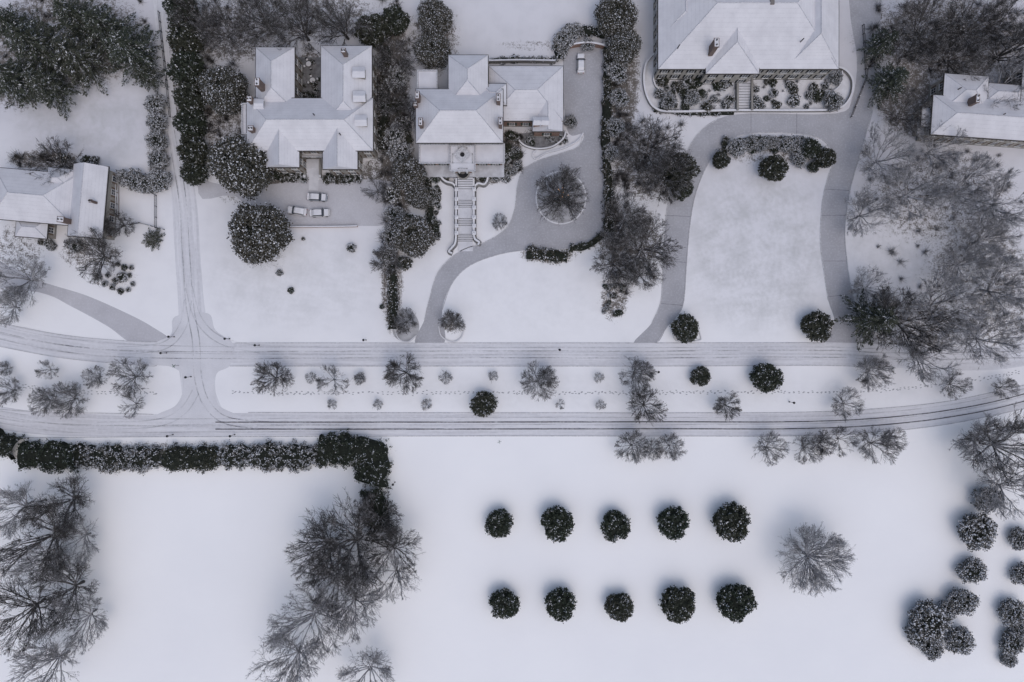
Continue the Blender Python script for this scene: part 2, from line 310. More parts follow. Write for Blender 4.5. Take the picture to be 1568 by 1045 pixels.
# ------------------------------------------------------------------ houses
class House:
    def __init__(s,name,px,py,ang,wm,z0=0):
        s.o=U(px,py); s.e=empty(name,s.o[0],s.o[1],0,ang); s.w=MB(); s.r=MB(); s.wi=MB(); s.c=MB(); s.wm=wm; s.k=0
    def L(s,x,y,z): u=U(x,y,z); return (u[0]-s.o[0],u[1]-s.o[1])
    def wins(s,x0,y0,x1,y1,z,sides='NESW'):
        for side in sides:
            horiz=side in'NS'; a,b=(x0,x1) if horiz else (y0,y1); L=b-a; n=int(L//2.9)
            if n<1: continue
            for st in range(2 if z>5.5 else 1):
                zc=1.9+st*3.1
                for q in range(n):
                    t=a+(q+.5)*L/n; hw,hh=.55,.8
                    if horiz: cy=y1 if side=='N' else y0; sg=1 if side=='N' else -1; B=lambda dt,dz,pr,w_,h_,m: s.wi.obox(t+dt,cy+sg*pr/2,zc+dz,w_,pr/2,h_,0,m)
                    else: cx=x1 if side=='E' else x0; sg=1 if side=='E' else -1; B=lambda dt,dz,pr,w_,h_,m: s.wi.obox(cx+sg*pr/2,t+dt,zc+dz,pr/2,w_,h_,0,m)
                    B(0,0,.06,hw+.1,hh+.1,0); B(0,0,.075,hw,hh,1); B(0,0,.09,.03,hh,0); B(0,0,.095,hw,.03,0); B(0,-hh-.14,.18,hw+.18,.05,0)
                    for sd in(-1,1): B(sd*(hw+.35),0,.05,.2,hh+.05,2)
    def block(s,x0,y0,x1,y1,z,h,kind='hip',ov=.6,axis=None,win='NESW'):
        s.k+=1; e=.011*s.k; z+=e; xa,ya=s.L(x0,y1,z); xb,yb=s.L(x1,y0,z); xa-=e;ya-=e;xb+=e;yb+=e
        s.w.box(xa+ov,ya+ov,-.3,xb-ov,yb-ov,z-.12)
        s.w.box(xa+ov-.06,ya+ov-.06,-.3,xb-ov+.06,yb-ov+.06,.45+e,1)
        s.wins(xa+ov,ya+ov,xb-ov,yb-ov,z,win)
        w,d=xb-xa,yb-ya; ax=axis or('x' if w>=d else 'y')
        B=[(xa,ya),(xb,ya),(xb,yb),(xa,yb)]
        cx,cy=(xa+xb)/2,(ya+yb)/2
        V=[(p[0],p[1],z-.28) for p in B]+[(p[0],p[1],z) for p in B]
        F=[(3,2,1,0)]+[(i,(i+1)%4,4+(i+1)%4,4+i) for i in range(4)]; M=[1]*5
        i_=.14; V+=[(xa+i_,ya+i_,z+.06),(xb-i_,ya+i_,z+.06),(xb-i_,yb-i_,z+.06),(xa+i_,yb-i_,z+.06)]
        F+=[(4+i,4+(i+1)%4,8+(i+1)%4,8+i) for i in range(4)]; M+=[1]*4
        if kind=='flat':
            F.append((8,9,10,11)); M.append(0); s.r.add(V,F,M)
            for (ax0,ay0,ax1,ay1) in((xa,ya,xb,ya),(xa,yb,xb,yb),(xa,ya,xa,yb),(xb,ya,xb,yb)):
                s.r.box(min(ax0,ax1)-.1,min(ay0,ay1)-.1,z-.05,max(ax0,ax1)+.1,max(ay0,ay1)+.1,z+.38+.003*len(s.r.V)%.01,2)
            return
        if kind=='hip': ins=min(w,d)/2*(.96)
        elif kind=='gable': ins=0.0
        else: ins=kind
        if ax=='x': R_=[(xa+max(ins,.14),cy,z+h),(xb-max(ins,.14),cy,z+h)]; V+=R_; F+=[(8,9,13,12),(10,11,12,13),(9,10,13),(11,8,12)]; hp=[(0,0),(1,1),(2,1),(3,0)]
        else: R_=[(cx,ya+max(ins,.14),z+h),(cx,yb-max(ins,.14),z+h)]; V+=R_; F+=[(9,10,13,12),(11,8,12,13),(8,9,12),(10,11,13)]; hp=[(0,0),(1,0),(2,1),(3,1)]
        M+=[0]*4
        s.r.add(V,F,M)
        def cap(p,q):
            p=np.array(p,float);q=np.array(q,float); d=q-p; L=np.linalg.norm(d)
            if L<.5: return
            d/=L; n=np.array((-d[1],d[0],0)); n/=np.linalg.norm(n)+1e-9; u=np.array((0,0,1.)); r_=.11
            s.r.add([tuple(p-n*r_-u*.05),tuple(p+u*.08),tuple(p+n*r_-u*.05),tuple(q-n*r_-u*.05),tuple(q+u*.08),tuple(q+n*r_-u*.05)],[(0,3,4,1),(1,4,5,2),(0,1,2),(3,5,4)],3)
        cap(*R_)
        if ins>0.2:
            for bi,ri in hp: cap((V[8+bi][0],V[8+bi][1],z+.08),R_[ri])
    def chim(s,x,y,zt,wx,wy,big=True):
        wx*=.85; wy*=.85
        a,b=s.L(x,y,zt); s.c.box(a-wx/2,b-wy/2,0,a+wx/2,b+wy/2,zt); s.c.box(a-wx/2-.1,b-wy/2-.1,zt,a+wx/2+.1,b+wy/2+.1,zt+.18,0); s.c.box(a-wx/2+.04,b-wy/2+.04,zt+.18,a+wx/2-.04,b+wy/2-.04,zt+.24,1)
        for d in(-.28,.28):
            if wy>wx: s.c.cyl(a,b+d*wy,zt+.18,zt+.6,.17,.14,8,2)
            else: s.c.cyl(a+d*wx,b,zt+.18,zt+.6,.17,.14,8,2)
    def dormer(s,x,y,z,wx,wy,h=1.5):
        s.k+=1; a,b=s.L(x,y,z); s.w.box(a-wx/2,b-wy/2,z-2.2,a+wx/2,b+wy/2,z); s.wi.box(a+wx/2,b-.45,z-1.1,a+wx/2+.05,b+.45,z-.2,1); s.wi.box(a-wx/2-.05,b-.45,z-1.1,a-wx/2,b+.45,z-.2,1)
        q=.2; V=[(a-wx/2-q,b-wy/2-q,z),(a+wx/2+q,b-wy/2-q,z),(a+wx/2+q,b+wy/2+q,z),(a-wx/2-q,b+wy/2+q,z),(a-wx/2,b,z+.55),(a+wx/2+q,b,z+.55)]
        s.r.add(V,[(3,2,1,0),(0,1,5,4),(2,3,4,5),(1,2,5),(3,0,4)],[1,0,0,0,0])
    def vent(s,x,y,z):
        a,b=s.L(x,y,z); s.c.cyl(a,b,z-1.5,z+.3,.12,.12,8,2)
    def done(s,shut=WOODM):
        s.w.obj('walls',[s.wm,STONE],s.e); s.r.obj('roof',[SROOF,GUT,KERB,RIDGE],s.e); s.wi.obj('windows',[WHITE,GLASS,shut],s.e)
        if s.c.V: s.c.obj('chimneys',[CHIM,SNOWCAP,GUT],s.e)
RIDGE=m_plain('ridge_tiles',(.52,.52,.55),.8,.2)
def door(h,x,y,w=1.2,side='S'):
    d=MB(); a,b=h.L(x,y,0); d.box(a-w/2-.2,b-.06,0,a+w/2+.2,b+.06,2.7,1); d.box(a-w/2,b-.1,.05,a+w/2,b+.1,2.35,0); d.box(a-w/2-.6,b-1.3,-.02,a+w/2+.6,b-.02,.17,2); d.obj('front_door',[WOODM,WHITE,STEP],h.e)
h=House('u_shaped_mansion',475,170,0,TAN)
h.block(377,150,572,232,7.6,3.4); h.block(391,72,452,170,7.2,2.6); h.block(491,70,570,200,7.4,3.0)
h.block(407,188,459,257,7.3,2.6,'gable',axis='y'); h.block(494,186,548,260,7.3,2.7,'gable',axis='y'); h.block(458,225,495,240,3.4,.4,'flat'); h.block(372,160,386,205,7.2,.3,'flat')
for x,y in((549,111),(550,148),(552,185)): h.dormer(x,y,9.7,2.4,2.0)
h.dormer(396,160,9.4,1.8,1.8)
h.chim(394,126,12,1.1,1.8); h.chim(382,152,10.5,1.2,1.2); h.chim(384,197,10.5,1.2,1.2); h.chim(526,78,11.5,1.,1.0)
h.vent(480,175,11); h.vent(520,205,10.5); door(h,476,240,1.6); h.done()
poly('courtyard_patio',[(456,88),(492,88),(492,152),(456,152)],.02,PATIO,smooth=False)
def patio_set(x,y):
    X_,Y_=U(x,y); e=empty('patio_table_set',X_,Y_); t=MB(); t.cyl(0,0,.0,.72,.06,.06,8,0); t.cyl(0,0,.72,.77,.65,.65,16,0); t.cyl(0,0,.77,.83,.62,.55,16,1); t.obj('table',[IRON,SNOWCAP],e)
    for k in range(4):
        a=k*math.pi/2+.4; c=MB(); cx,cy=math.cos(a)*1.15,math.sin(a)*1.15
        c.obox(cx,cy,.45,.24,.24,.03,a,0); c.obox(cx+.24*math.cos(a),cy+.24*math.sin(a),.75,.03,.24,.28,a,0); c.obox(cx,cy,.5,.22,.22,.02,a,1)
        for u,v in((-.2,-.2),(.2,-.2),(.2,.2),(-.2,.2)): c.obox(cx+u*math.cos(a)-v*math.sin(a),cy+u*math.sin(a)+v*math.cos(a),.22,.025,.025,.22,a,0)
        c.obj('chair',[IRON,SNOWCAP],e)
patio_set(474,100); patio_set(480,125)
ribbon('front_walk',[(481,243),(481,262),(480,292)],2.2,.02,STEP,n=2)
e=empty('entrance_steps',*U(480,258)); t=MB()
for k in range(6): t.box(-1.5-.0,-2.0+k*.35,0,1.5,1.9,.13*(k+1)-.003*k,0)
for s in(-1,1): t.box(s*1.75-.2,-2.3,0,s*1.75+.2,2.,1.1,1); t.box(s*1.75-.28,-2.4,1.1,s*1.75+.28,-1.8,1.25,0)
t.obj('steps',[STEP,STONE],e)
# house 3
h=House('hip_roof_mansion',710,180,0,BRICK)
h.block(636,136,771,220,8.0,3.7); h.block(686,84,748,160,7.9,2.9); h.block(748,101,863,186,5.6,2.3); h.block(640,109,669,140,6.6,.4,'flat'); h.block(735,128,776,162,7.2,1.6)
h.block(815,160,862,202,5.4,1.8,'gable',axis='y'); h.block(643,222,772,250,5.2,.4,'flat'); h.block(690,224,727,262,5.5,.4,'flat')
for x,y in((639,146),(644,187),(763,150),(766,186)): h.chim(x,y,11.2,.9,1.8)
h.chim(636,160,9.5,.9,.9)
for x in(822,834): h.dormer(x,186,7.6,1.4,1.4)
a,b=h.L(708,237,5.9); mm=MB(); mm.cyl(a,b,5.9,6.15,.55,.45,12,0); mm.obox(a,b,5.95,1.4,1.4,.03,math.pi/4,1); mm.obj('portico_ornament',[IRON,KERB],h.e)
cc=MB()
for x in(694,702,714,723):
    a,b=h.L(x,259,5.2); cc.cyl(a,b,1.0,5.2,.28,.23,12)
cc.obj('portico_columns',[WHITE],h.e); door(h,709,250,1.8); h.done(m_plain('green_shutter',(.03,.05,.04)))
e=empty('garden_stairs',*U(711,320)); o=U(711,320)
def loc(x,y,z=0): u=U(x,y,z); return u[0]-o[0],u[1]-o[1]
t=MB()
def lb(x0,y0,x1,y1,z0,z1,m=0):
    a=loc(x0,y1,z1); b=loc(x1,y0,z1); t.box(a[0],a[1],z0,b[0],b[1],z1,m)
lb(650,250,772,271,-.1,1.5,2)
flights=[(272,290,1.5),(305,318,1.15),(333,346,.8),(357,370,.45)]
lb(701,290,724,305,-.1,1.19); lb(701,318,724,333,-.1,.84); lb(701,346,724,357,-.1,.49); lb(701,370,724,385,-.1,.1)
for y0,y1,zt in flights:
    for k in range(5):
        ya=y0+(y1-y0)*k/5; yb=y0+(y1-y0)*(k+1)/5; lb(701,ya,724,yb,-.1,zt-.07*k,0)
        lb(701,yb-1.1,724,yb,zt-.07*k+.002,zt-.07*k+.006,1)
t.obj('treads',[STEP,PATIO,m_snowtop('terrace_snow',(.6,.61,.65),(.4,.4,.42))],e)
for px in([(699.5,275),(699,300),(699,350),(698,372),(693,380),(688,386),(693,389)],[(725.5,275),(726,300),(726,350),(727,366),(734,372),(732,376)],
          [(699.5,290),(694,283),(684,280),(677,274),(676,266)],[(725.5,290),(732,283),(742,284),(747,276),(747,266)],[(650,271),(676,271)],[(747,271),(772,271)]):
    ribbon('garden_wall',px,.42,0,STONE,n=5,h=1.25,capm=SNOWCAP)
    ribbon('garden_bed_soil',px,1.1,.006,PATIO,n=5)
for y in(290,305,318,333,346,357):
    for x in(699,726):
        u=U(x,y,1.5); q=MB(); q.box(-.35,-.35,0,.35,.35,1.45,0); q.box(-.42,-.42,1.45,.42,.42,1.58,1); q.cyl(0,0,1.58,1.85,.2,.08,8,1); q.obj('stone_pier',[STONE,SNOWCAP],None,(u[0],u[1],0))
q=MB(); q.cyl(0,0,0,.55,1.5,1.5,24,0); q.cyl(0,0,.55,.57,1.25,1.25,24,1); q.cyl(0,0,.57,1.4,.25,.15,12,0); q.cyl(0,0,1.4,1.5,.55,.6,16,0)
u=U(710,268); q.obj('fountain',[STONE,IRON],None,(u[0],u[1],1.5))
wall('garden_wall',[(793,214),(803,224),(822,229),(845,226),(862,214),(866,203)],.35,.7,STONE); wall('garden_wall',[(870,74),(900,70),(931,76)],.4,1.8,BRICK)
poly('bow_terrace',[(795,205),(866,203),(860,214),(843,224),(822,227),(803,221)],.02,PATIO,n=3)
wall('garden_wall',[(748,97),(800,96),(850,97)],.35,1.6,STONE)
wall('garden_wall',[(893,204),(885,216),(862,228),(836,235),(820,244),(816,236),(826,228)],.3,.4,KERB)
# house 4
h=House('estate_mansion',1145,40,0,CREAM)
h.block(1007,-60,1285,107,7.2,5.6); h.block(1080,-10,1163,114,7.3,3.4,'hip',axis='y'); h.block(1205,-70,1284,102,7.1,4.2); h.block(1010,-90,1080,60,7.1,3.0)
h.chim(1097,66,13,1.1,2.1); h.dormer(1097,30,9.5,2,2); h.vent(1230,60,11); h.vent(1040,70,11)
h.c.box(*h.L(1170,12,11.5),8,*h.L(1194,-6,11.5),12.2,1); h.c.box(*h.L(1173,10,12.25),12,*h.L(1191,-3,12.25),12.25,2)  # courtyard opening: its shaded depth is a dark panel set on the roof
h.c.box(*h.L(1179,8,12.5),12,*h.L(1185,0,12.5),12.9,0); door(h,1138,116,1.6); h.done(m_plain('black_shutter',(.02,.02,.022)))
G4=[(1000,84),(988,100),(985,125),(990,150),(1003,168),(1030,173),(1120,171),(1240,171),(1282,168),(1300,150),(1303,125),(1290,108),(1270,104)]
wall('stone_wall',G4,.45,.95,STONE,5)
poly('front_terrace',[(1000,90),(990,110),(988,140),(1000,163),(1020,170),(1120,169),(1240,169),(1280,165),(1297,148),(1299,124),(1285,110),(1240,106),(1100,106)],.03,m_snowtop('terrace_bed',(.74,.74,.77),(.58,.58,.6)),n=3)
wall('stone_wall',[(1004,104),(1000,120),(1004,134),(1015,140)],.3,.6,STONE); wall('stone_wall',[(1288,110),(1286,130),(1274,142)],.3,.6,STONE)
e=empty('terrace_steps',*U(1138,143)); t=MB()
for k in range(14): t.box(-1.4,-4.2+k*.6,-.1,1.4,-4.2+(k+1)*.6,.09+.08*k,0); t.box(-1.4,-4.2+k*.6,.092+.08*k,1.4,-4.2+k*.6+.14,.096+.08*k,1)
for s in(-1,1): t.box(s*1.65-.22,-4.3,-.1,s*1.65+.22,4.3,1.3,2)
t.obj('treads',[STEP,PATIO,STONE],e)
# house 5
h=House('rambling_house',1500,170,math.radians(-4),CREAM)
h.block(1428,152,1625,214,6.4,2.2); h.block(1443,118,1512,175,6.3,2.0); h.block(1412,172,1446,202,4.5,1.0); h.block(1562,96,1660,165,6.5,2.6); h.block(1505,128,1565,160,5.8,1.6,'hip')
h.chim(1497,155,10,.8,2.0); h.block(1408,197,1432,213,3,.3,'flat'); h.vent(1540,175,8.7); h.vent(1470,140,8.4); h.done()
# house 1
h=House('bungalow',85,305,math.radians(-5),TAN)
h.block(-12,262,118,342,5.2,2.8); h.block(108,246,163,358,5.3,2.6,'gable',axis='y'); h.block(28,335,78,366,3.6,1.2); h.block(70,255,112,290,5.1,2.0)
h.chim(97,332,8.6,1.6,1.3); h.chim(140,300,8.2,.6,.6); h.done()
e=empty('wooden_deck',*U(172,305)); t=MB(); t.box(-1.6,-4,0,1.6,4,.5,0)
for k in range(8): t.box(-1.6+k*.42,-4,.5,-1.6+k*.42+.36,4,.53,1)
for y in(-4,-1.3,1.3,4): t.box(1.5,y-.06,.5,1.62,y+.06,1.4,0)
t.box(1.5,-4,1.4,1.64,4,1.47,1); t.obj('decking',[WOODM,STEP],e)
wall('garden_wall',[(440,348),(500,348),(548,347)],.3,.7,BRICK,2)
def fence(px,h=1.2,sp=2.):
    P=[np.array(U(*p)) for p in px]; t=MB(); 
    for k in range(len(P)-1):
        d=P[k+1]-P[k]; L=np.linalg.norm(d); n=max(1,int(L/sp)); a=math.atan2(d[1],d[0])
        for q in range(n+1):
            c=P[k]+d*q/n; t.obox(c[0],c[1],h/2,.06,.06,h/2,a,0); t.obox(c[0],c[1],h+.03,.08,.08,.03,a,1)
        c=(P[k]+P[k+1])/2
        for z in(.25,h-.15): t.obox(c[0],c[1],z,L/2,.03,.04,a,0)
        m=int(L/.2)
        for q in range(m): c=P[k]+d*(q+.5)/m; t.obox(c[0],c[1],h/2,.015,.015,h/2-.05,a,0)
    t.obj('iron_fence',[IRON,SNOWCAP])
fence([(181,262),(240,300),(240,350)]); fence([(578,120),(580,230)]); fence([(245,20),(255,110),(262,180)]); fence([(1302,180),(1325,120),(1320,40)]); fence([(604,420),(601,500)]); fence([(200,345),(215,342),(252,352)])
poly('entry_bed',[(606,480),(625,474),(640,490),(640,510),(622,524),(602,512)],.02,m_snowtop('bed_snow',(.5,.5,.52),(.3,.3,.31)))
wall('garden_edging',[(672,500),(676,515),(692,524),(706,518),(712,500)],.25,.3,STONE); wall('garden_edging',[(604,500),(610,518),(624,524),(638,514)],.25,.3,STONE)
wall('garden_edging',[(1030,500),(1035,522),(1070,522),(1072,512),(1062,485)],.25,.25,STONE)
# ------------------------------------------------------------------ cars
def car(px,py,ang,tint):
    x,y=U(px,py); e=empty('parked_car',x,y,0,ang); pm=m_plain('car_paint',tint,.35,.06,.5)
    prof=[(-2.3,.35,.62,.80),(-2.22,.3,.92,.86),(-1.7,.28,1.0,.90),(-.9,.28,1.0,.91),(.6,.28,.98,.91),(1.5,.28,.90,.89),(2.1,.3,.80,.82),(2.32,.35,.6,.70)]
    t=MB(); V=[];F=[]
    for X_,zb,zt,w in prof: V+=[(X_,-w*.94,zb),(X_,-w,(zb+zt)/2),(X_,-w*.9,zt),(X_,w*.9,zt),(X_,w,(zb+zt)/2),(X_,w*.94,zb)]
    n=len(prof)
    for i in range(n-1):
        for k in range(6): F.append((6*i+k,6*(i+1)+k,6*(i+1)+(k+1)%6,6*i+(k+1)%6))
    F+=[tuple(range(5,-1,-1)),tuple(6*(n-1)+k for k in range(6))]; t.add([tuple(v) for v in V],F,0); t.obj('body',[pm],e,bev=.05)
    g=MB(); c=[(-1.75,.99,.82),(-1.15,1.42,.66),(.15,1.45,.66),(1.0,.97,.82)]; V=[];F=[]
    for X_,z,w in c: V+=[(X_,-w,z),(X_,w,z)]
    V+=[(-1.1,-.8,.97),(.15,-.8,.97),(-1.1,.8,.97),(.15,.8,.97)]
    F=[(0,2,3,1),(2,4,5,3),(4,6,7,5),(0,8,2),(8,9,4,2),(9,6,4),(1,3,10),(3,5,11,10),(11,5,7)]; g.add(V,F,[0,1,0]+[0]*6); g.obj('cabin_windows',[GLASS,pm],e)
    s=MB(); V=[(-1.72,-.7,1.03),(-1.72,.7,1.03),(-1.15,-.62,1.5),(-1.15,.62,1.5),(.15,-.62,1.53),(.15,.62,1.53),(.55,-.62,1.32),(.55,.62,1.32)]
    s.add(V,[(0,2,3,1),(2,4,5,3),(4,6,7,5),(0,1,7,6),(0,6,4,2),(1,3,5,7)],0)
    s.box(1.05,-.74,.93,2.0,.74,1.0,0); s.box(-2.2,-.74,.98,-1.8,.74,1.07,0); s.obj('snow_cover',[SNOWCAP],e,bev=.04)
    w=MB()
    for X_ in(-1.4,1.42):
        for Y_ in(-.82,.82):
            n=14; V=[(X_+.33*math.cos(a),Y_+d,.33+.33*math.sin(a)) for d in(-.11,.11) for a in[k*2*math.pi/n for k in range(n)]]
            w.add(V,[(i,(i+1)%n,n+(i+1)%n,n+i) for i in range(n)]+[tuple(range(n,2*n)),tuple(range(n-1,-1,-1))],0)
    w.box(2.25,-.65,.55,2.34,-.4,.68,1); w.box(2.25,.4,.55,2.34,.65,.68,1); w.box(-2.33,-.7,.65,-2.25,-.45,.8,2); w.box(-2.33,.45,.65,-2.25,.7,.8,2)
    for s_ in(-1,1): w.box(.6,s_*.92-.08,.95,.75,s_*.92+.1,1.08,0)
    w.obj('wheels_and_lights',[IRON,WHITE,m_plain('tail_light',(.3,.02,.02))],e)
car(456,324,math.radians(172),(.6,.6,.62)); car(487,303,math.radians(-3),(.25,.27,.3)); car(491,327,math.radians(2),(.5,.5,.5)); car(889,99,math.radians(90),(.6,.6,.6))
# ------------------------------------------------------------------ street lamps, posts
def lamp(px,py,h=2.4):
    x,y=U(px,py,h); e=empty('street_lamp',x,y); t=MB(); t.cyl(0,0,0,.4,.15,.1,10); t.cyl(0,0,.4,h,.05,.04,8); t.obj('post',[IRON],e)
    t=MB(); t.cyl(0,0,h,h+.4,.14,.22,6,1); t.cyl(0,0,h+.4,h+.58,.30,.06,6,0); t.cyl(0,0,h-.06,h,.2,.2,6,0); t.obj('lantern',[IRON,WHITE],e)
for p in((247,541),(285,578),(259,516),(391,529),(345,519),(1008,570),(857,536),(557,521),(257,668),(353,668),(602,742),(1215,617)): lamp(*p)
def sign(px,py):
    x,y=U(px,py); e=empty('street_sign',x,y,0,random.uniform(0,3)); t=MB(); t.cyl(0,0,0,2.5,.04,.04,8); t.obj('post',[IRON],e); t=MB(); t.box(-.45,-.02,2.2,.45,.02,2.45,0); t.box(-.02,-.45,2.47,.02,.45,2.72,0); t.obj('plate',[m_plain('sign_green',(.03,.12,.06))],e)
sign(274,560); sign(765,675)
# ------------------------------------------------------------------ vegetation meshes
def tubes(P0,P1,R0,R1,sides):
    P0,P1,R0,R1=map(np.asarray,(P0,P1,R0,R1)); d=P1-P0; L=np.linalg.norm(d,axis=1,keepdims=True)+1e-9; d=d/L
    up=np.where(np.abs(d[:,2:3])>.9,np.array([[1.,0,0]]),np.array([[0,0,1.]])); a=np.cross(d,up); a/=np.linalg.norm(a,axis=1,keepdims=True); b=np.cross(a,d)
    n=len(P0); V=np.zeros((n,2*sides,3))
    for k in range(sides):
        t=2*math.pi*k/sides+math.pi/2; w=a*math.cos(t)+b*math.sin(t); V[:,k]=P0+w*R0[:,None]; V[:,sides+k]=P1+w*R1[:,None]
    base=(np.arange(n)*2*sides)[:,None]; F=np.concatenate([np.stack([base[:,0]+k,base[:,0]+(k+1)%sides,base[:,0]+sides+(k+1)%sides,base[:,0]+sides+k],1) for k in range(sides)],0)
    return V.reshape(-1,3),F
def bare_segs(seed,R,Ht,cnt,twig,r0,fork=.26,irr=1.,zlo=.12):
    """limbs fan out radially from a short trunk and fill an uneven ellipsoid crown"""
    rg=random.Random(seed); seg=[[],[]]; zc=Ht*.56; rz=Ht*.44; ph=[rg.uniform(0,6.28) for _ in range(4)]
    def Rdir(d):
        az=math.atan2(d.y,d.x); return R*(1+irr*(.13*math.sin(2*az+ph[0])+.12*math.sin(3*az+ph[1])+.08*math.sin(5*az+ph[2])+.07*math.sin(9*az+ph[3])))
    def dist(p,d):
        Rr=Rdir(Vector((p.x+d.x*R*.6,p.y+d.y*R*.6,0))); a=(d.x**2+d.y**2)/Rr**2+d.z**2/rz**2; b=2*((p.x*d.x+p.y*d.y)/Rr**2+(p.z-zc)*d.z/rz**2); c=(p.x**2+p.y**2)/Rr**2+(p.z-zc)**2/rz**2-1
        D=b*b-4*a*c
        if D<=0: return R*.1
        return max((-b+math.sqrt(D))/(2*a),R*.07)
    def branch(p,d,L,r,lev):
        n=(4,5,4,3,2)[lev]; pts=[p]; dirs=[d]; q=p; dd=d; wob=(.05,.13,.17,.2,.22)[lev]
        for k in range(n):
            dd=Vector((dd.x+rg.gauss(0,wob),dd.y+rg.gauss(0,wob),dd.z+rg.gauss(0,wob)+(.07 if lev==1 else .03))).normalized()
            q2=q+dd*(L/n); ra=r*(1-.7*k/n); rb=r*(1-.7*(k+1)/n)
            seg[0 if lev<2 else 1].append((q,q2+dd*(ra*.3 if lev<2 else 0),ra,rb)); q=q2; pts.append(q); dirs.append(dd)
        if lev==4: return
        cn=int(round(cnt[lev]*rg.uniform(.85,1.15)))
        for c in range(cn):
            t=rg.uniform((.55,.22,.15,.1)[lev],1.); k=min(int(t*n),n-1); pp=pts[k].lerp(pts[k+1],t*n-k); bd=dirs[k+1]
            if lev==0:
                pol=math.acos(rg.uniform(zlo,.95)); az=(c*.618+rg.random()*.08)*2*math.pi
                nd=Vector((math.sin(pol)*math.cos(az),math.sin(pol)*math.sin(az),math.cos(pol)))
            else:
                ang=rg.uniform(.35,.95)*(1.1 if lev==3 else 1); a=bd.orthogonal().normalized(); a=Matrix.Rotation(rg.uniform(0,6.28),3,bd)@a
                nd=bd*math.cos(ang)+a*math.sin(ang); o=Vector((pp.x,pp.y,max(pp.z-Ht*.3,0)))
                if o.length>.01: nd=nd+o.normalized()*.35
                nd.normalize()
            dm=dist(pp,nd); nl=dm*rg.uniform(.8,1.04) if lev==0 else min(L*(0,.62,.6,.62)[lev]*rg.uniform(.6,1.2),dm*1.05)
            branch(pp,nd,nl,max(r*(.6,.5,.5,.55)[lev]*(1.1-.45*t),twig),lev+1)
    branch(Vector((0,0,0)),Vector((rg.gauss(0,.04),rg.gauss(0,.04),1)).normalized(),Ht*fork,r0,0)
    return [tuple(np.array([list(x[i]) if i<2 else x[i] for x in s],float) for i in range(4)) for s in seg]
def bare_mesh(name,seed,mat,R,Ht,cnt,twig,r0,fork=.26,irr=1.,zlo=.12):
    s=bare_segs(seed,R,Ht,cnt,twig,r0,fork,irr,zlo); V0,F0=tubes(*s[0],6); V1,F1=tubes(*s[1],3)
    V=np.concatenate([V0,V1]); F=np.concatenate([F0,F1+len(V0)])
    rr=np.percentile(np.hypot(V[:,0],V[:,1]),97); V=V*np.array([R/rr,R/rr,1.])
    return npmesh(name,V,F,[mat])
BD=[bare_mesh('bare_crown',10+k,BARK_D,7,13,(13,7,7,4),.033,.34,irr=.85) for k in range(6)]
BF=[bare_mesh('frosted_crown',30+k,BARK_F,7,13,(13,7,7,4),.035,.32,irr=.85) for k in range(6)]
BS=[bare_mesh('small_crown',50+k,BARK_S,3.4,5.5,(15,7,6,4),.019,.11,.2,.45) for k in range(6)]
BSD=[bare_mesh('small_dark_crown',60+k,BARK_D,3.4,5.5,(16,7,6,4),.022,.13,.2,.4) for k in range(4)]
BL=[bare_mesh('lone_crown',91,BARK_F,7,10,(26,8,6,4),.026,.26,.26,.3,.0)]
def quads(C,sz,rg,flat=.55,D=None,asp=1.):
    n=len(C); N=rg.normal(size=(n,3)); N[:,2]=np.abs(N[:,2])+flat; N/=np.linalg.norm(N,axis=1,keepdims=True)
    A=D if D is not None else rg.normal(size=(n,3)); A=A-N*np.sum(A*N,1,keepdims=True); A/=np.linalg.norm(A,axis=1,keepdims=True)+1e-9; B=np.cross(N,A)
    s=(sz*rg.uniform(.6,1.3,size=n))[:,None]; A=A*s; B=B*s*asp
    V=np.stack([C-A,C-B*.8-A*.1,C+A,C+B*.8-A*.1],1).reshape(-1,3); F=np.arange(4*n).reshape(n,4); return V,F
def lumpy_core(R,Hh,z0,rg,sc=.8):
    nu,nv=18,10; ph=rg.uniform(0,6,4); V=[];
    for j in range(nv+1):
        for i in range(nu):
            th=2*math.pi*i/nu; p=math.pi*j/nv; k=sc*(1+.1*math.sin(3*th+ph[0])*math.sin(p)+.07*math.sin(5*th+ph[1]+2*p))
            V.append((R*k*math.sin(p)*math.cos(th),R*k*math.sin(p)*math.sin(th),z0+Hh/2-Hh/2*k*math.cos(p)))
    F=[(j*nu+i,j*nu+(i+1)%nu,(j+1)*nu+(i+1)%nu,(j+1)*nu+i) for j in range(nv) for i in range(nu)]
    return np.array(V),np.array(F)
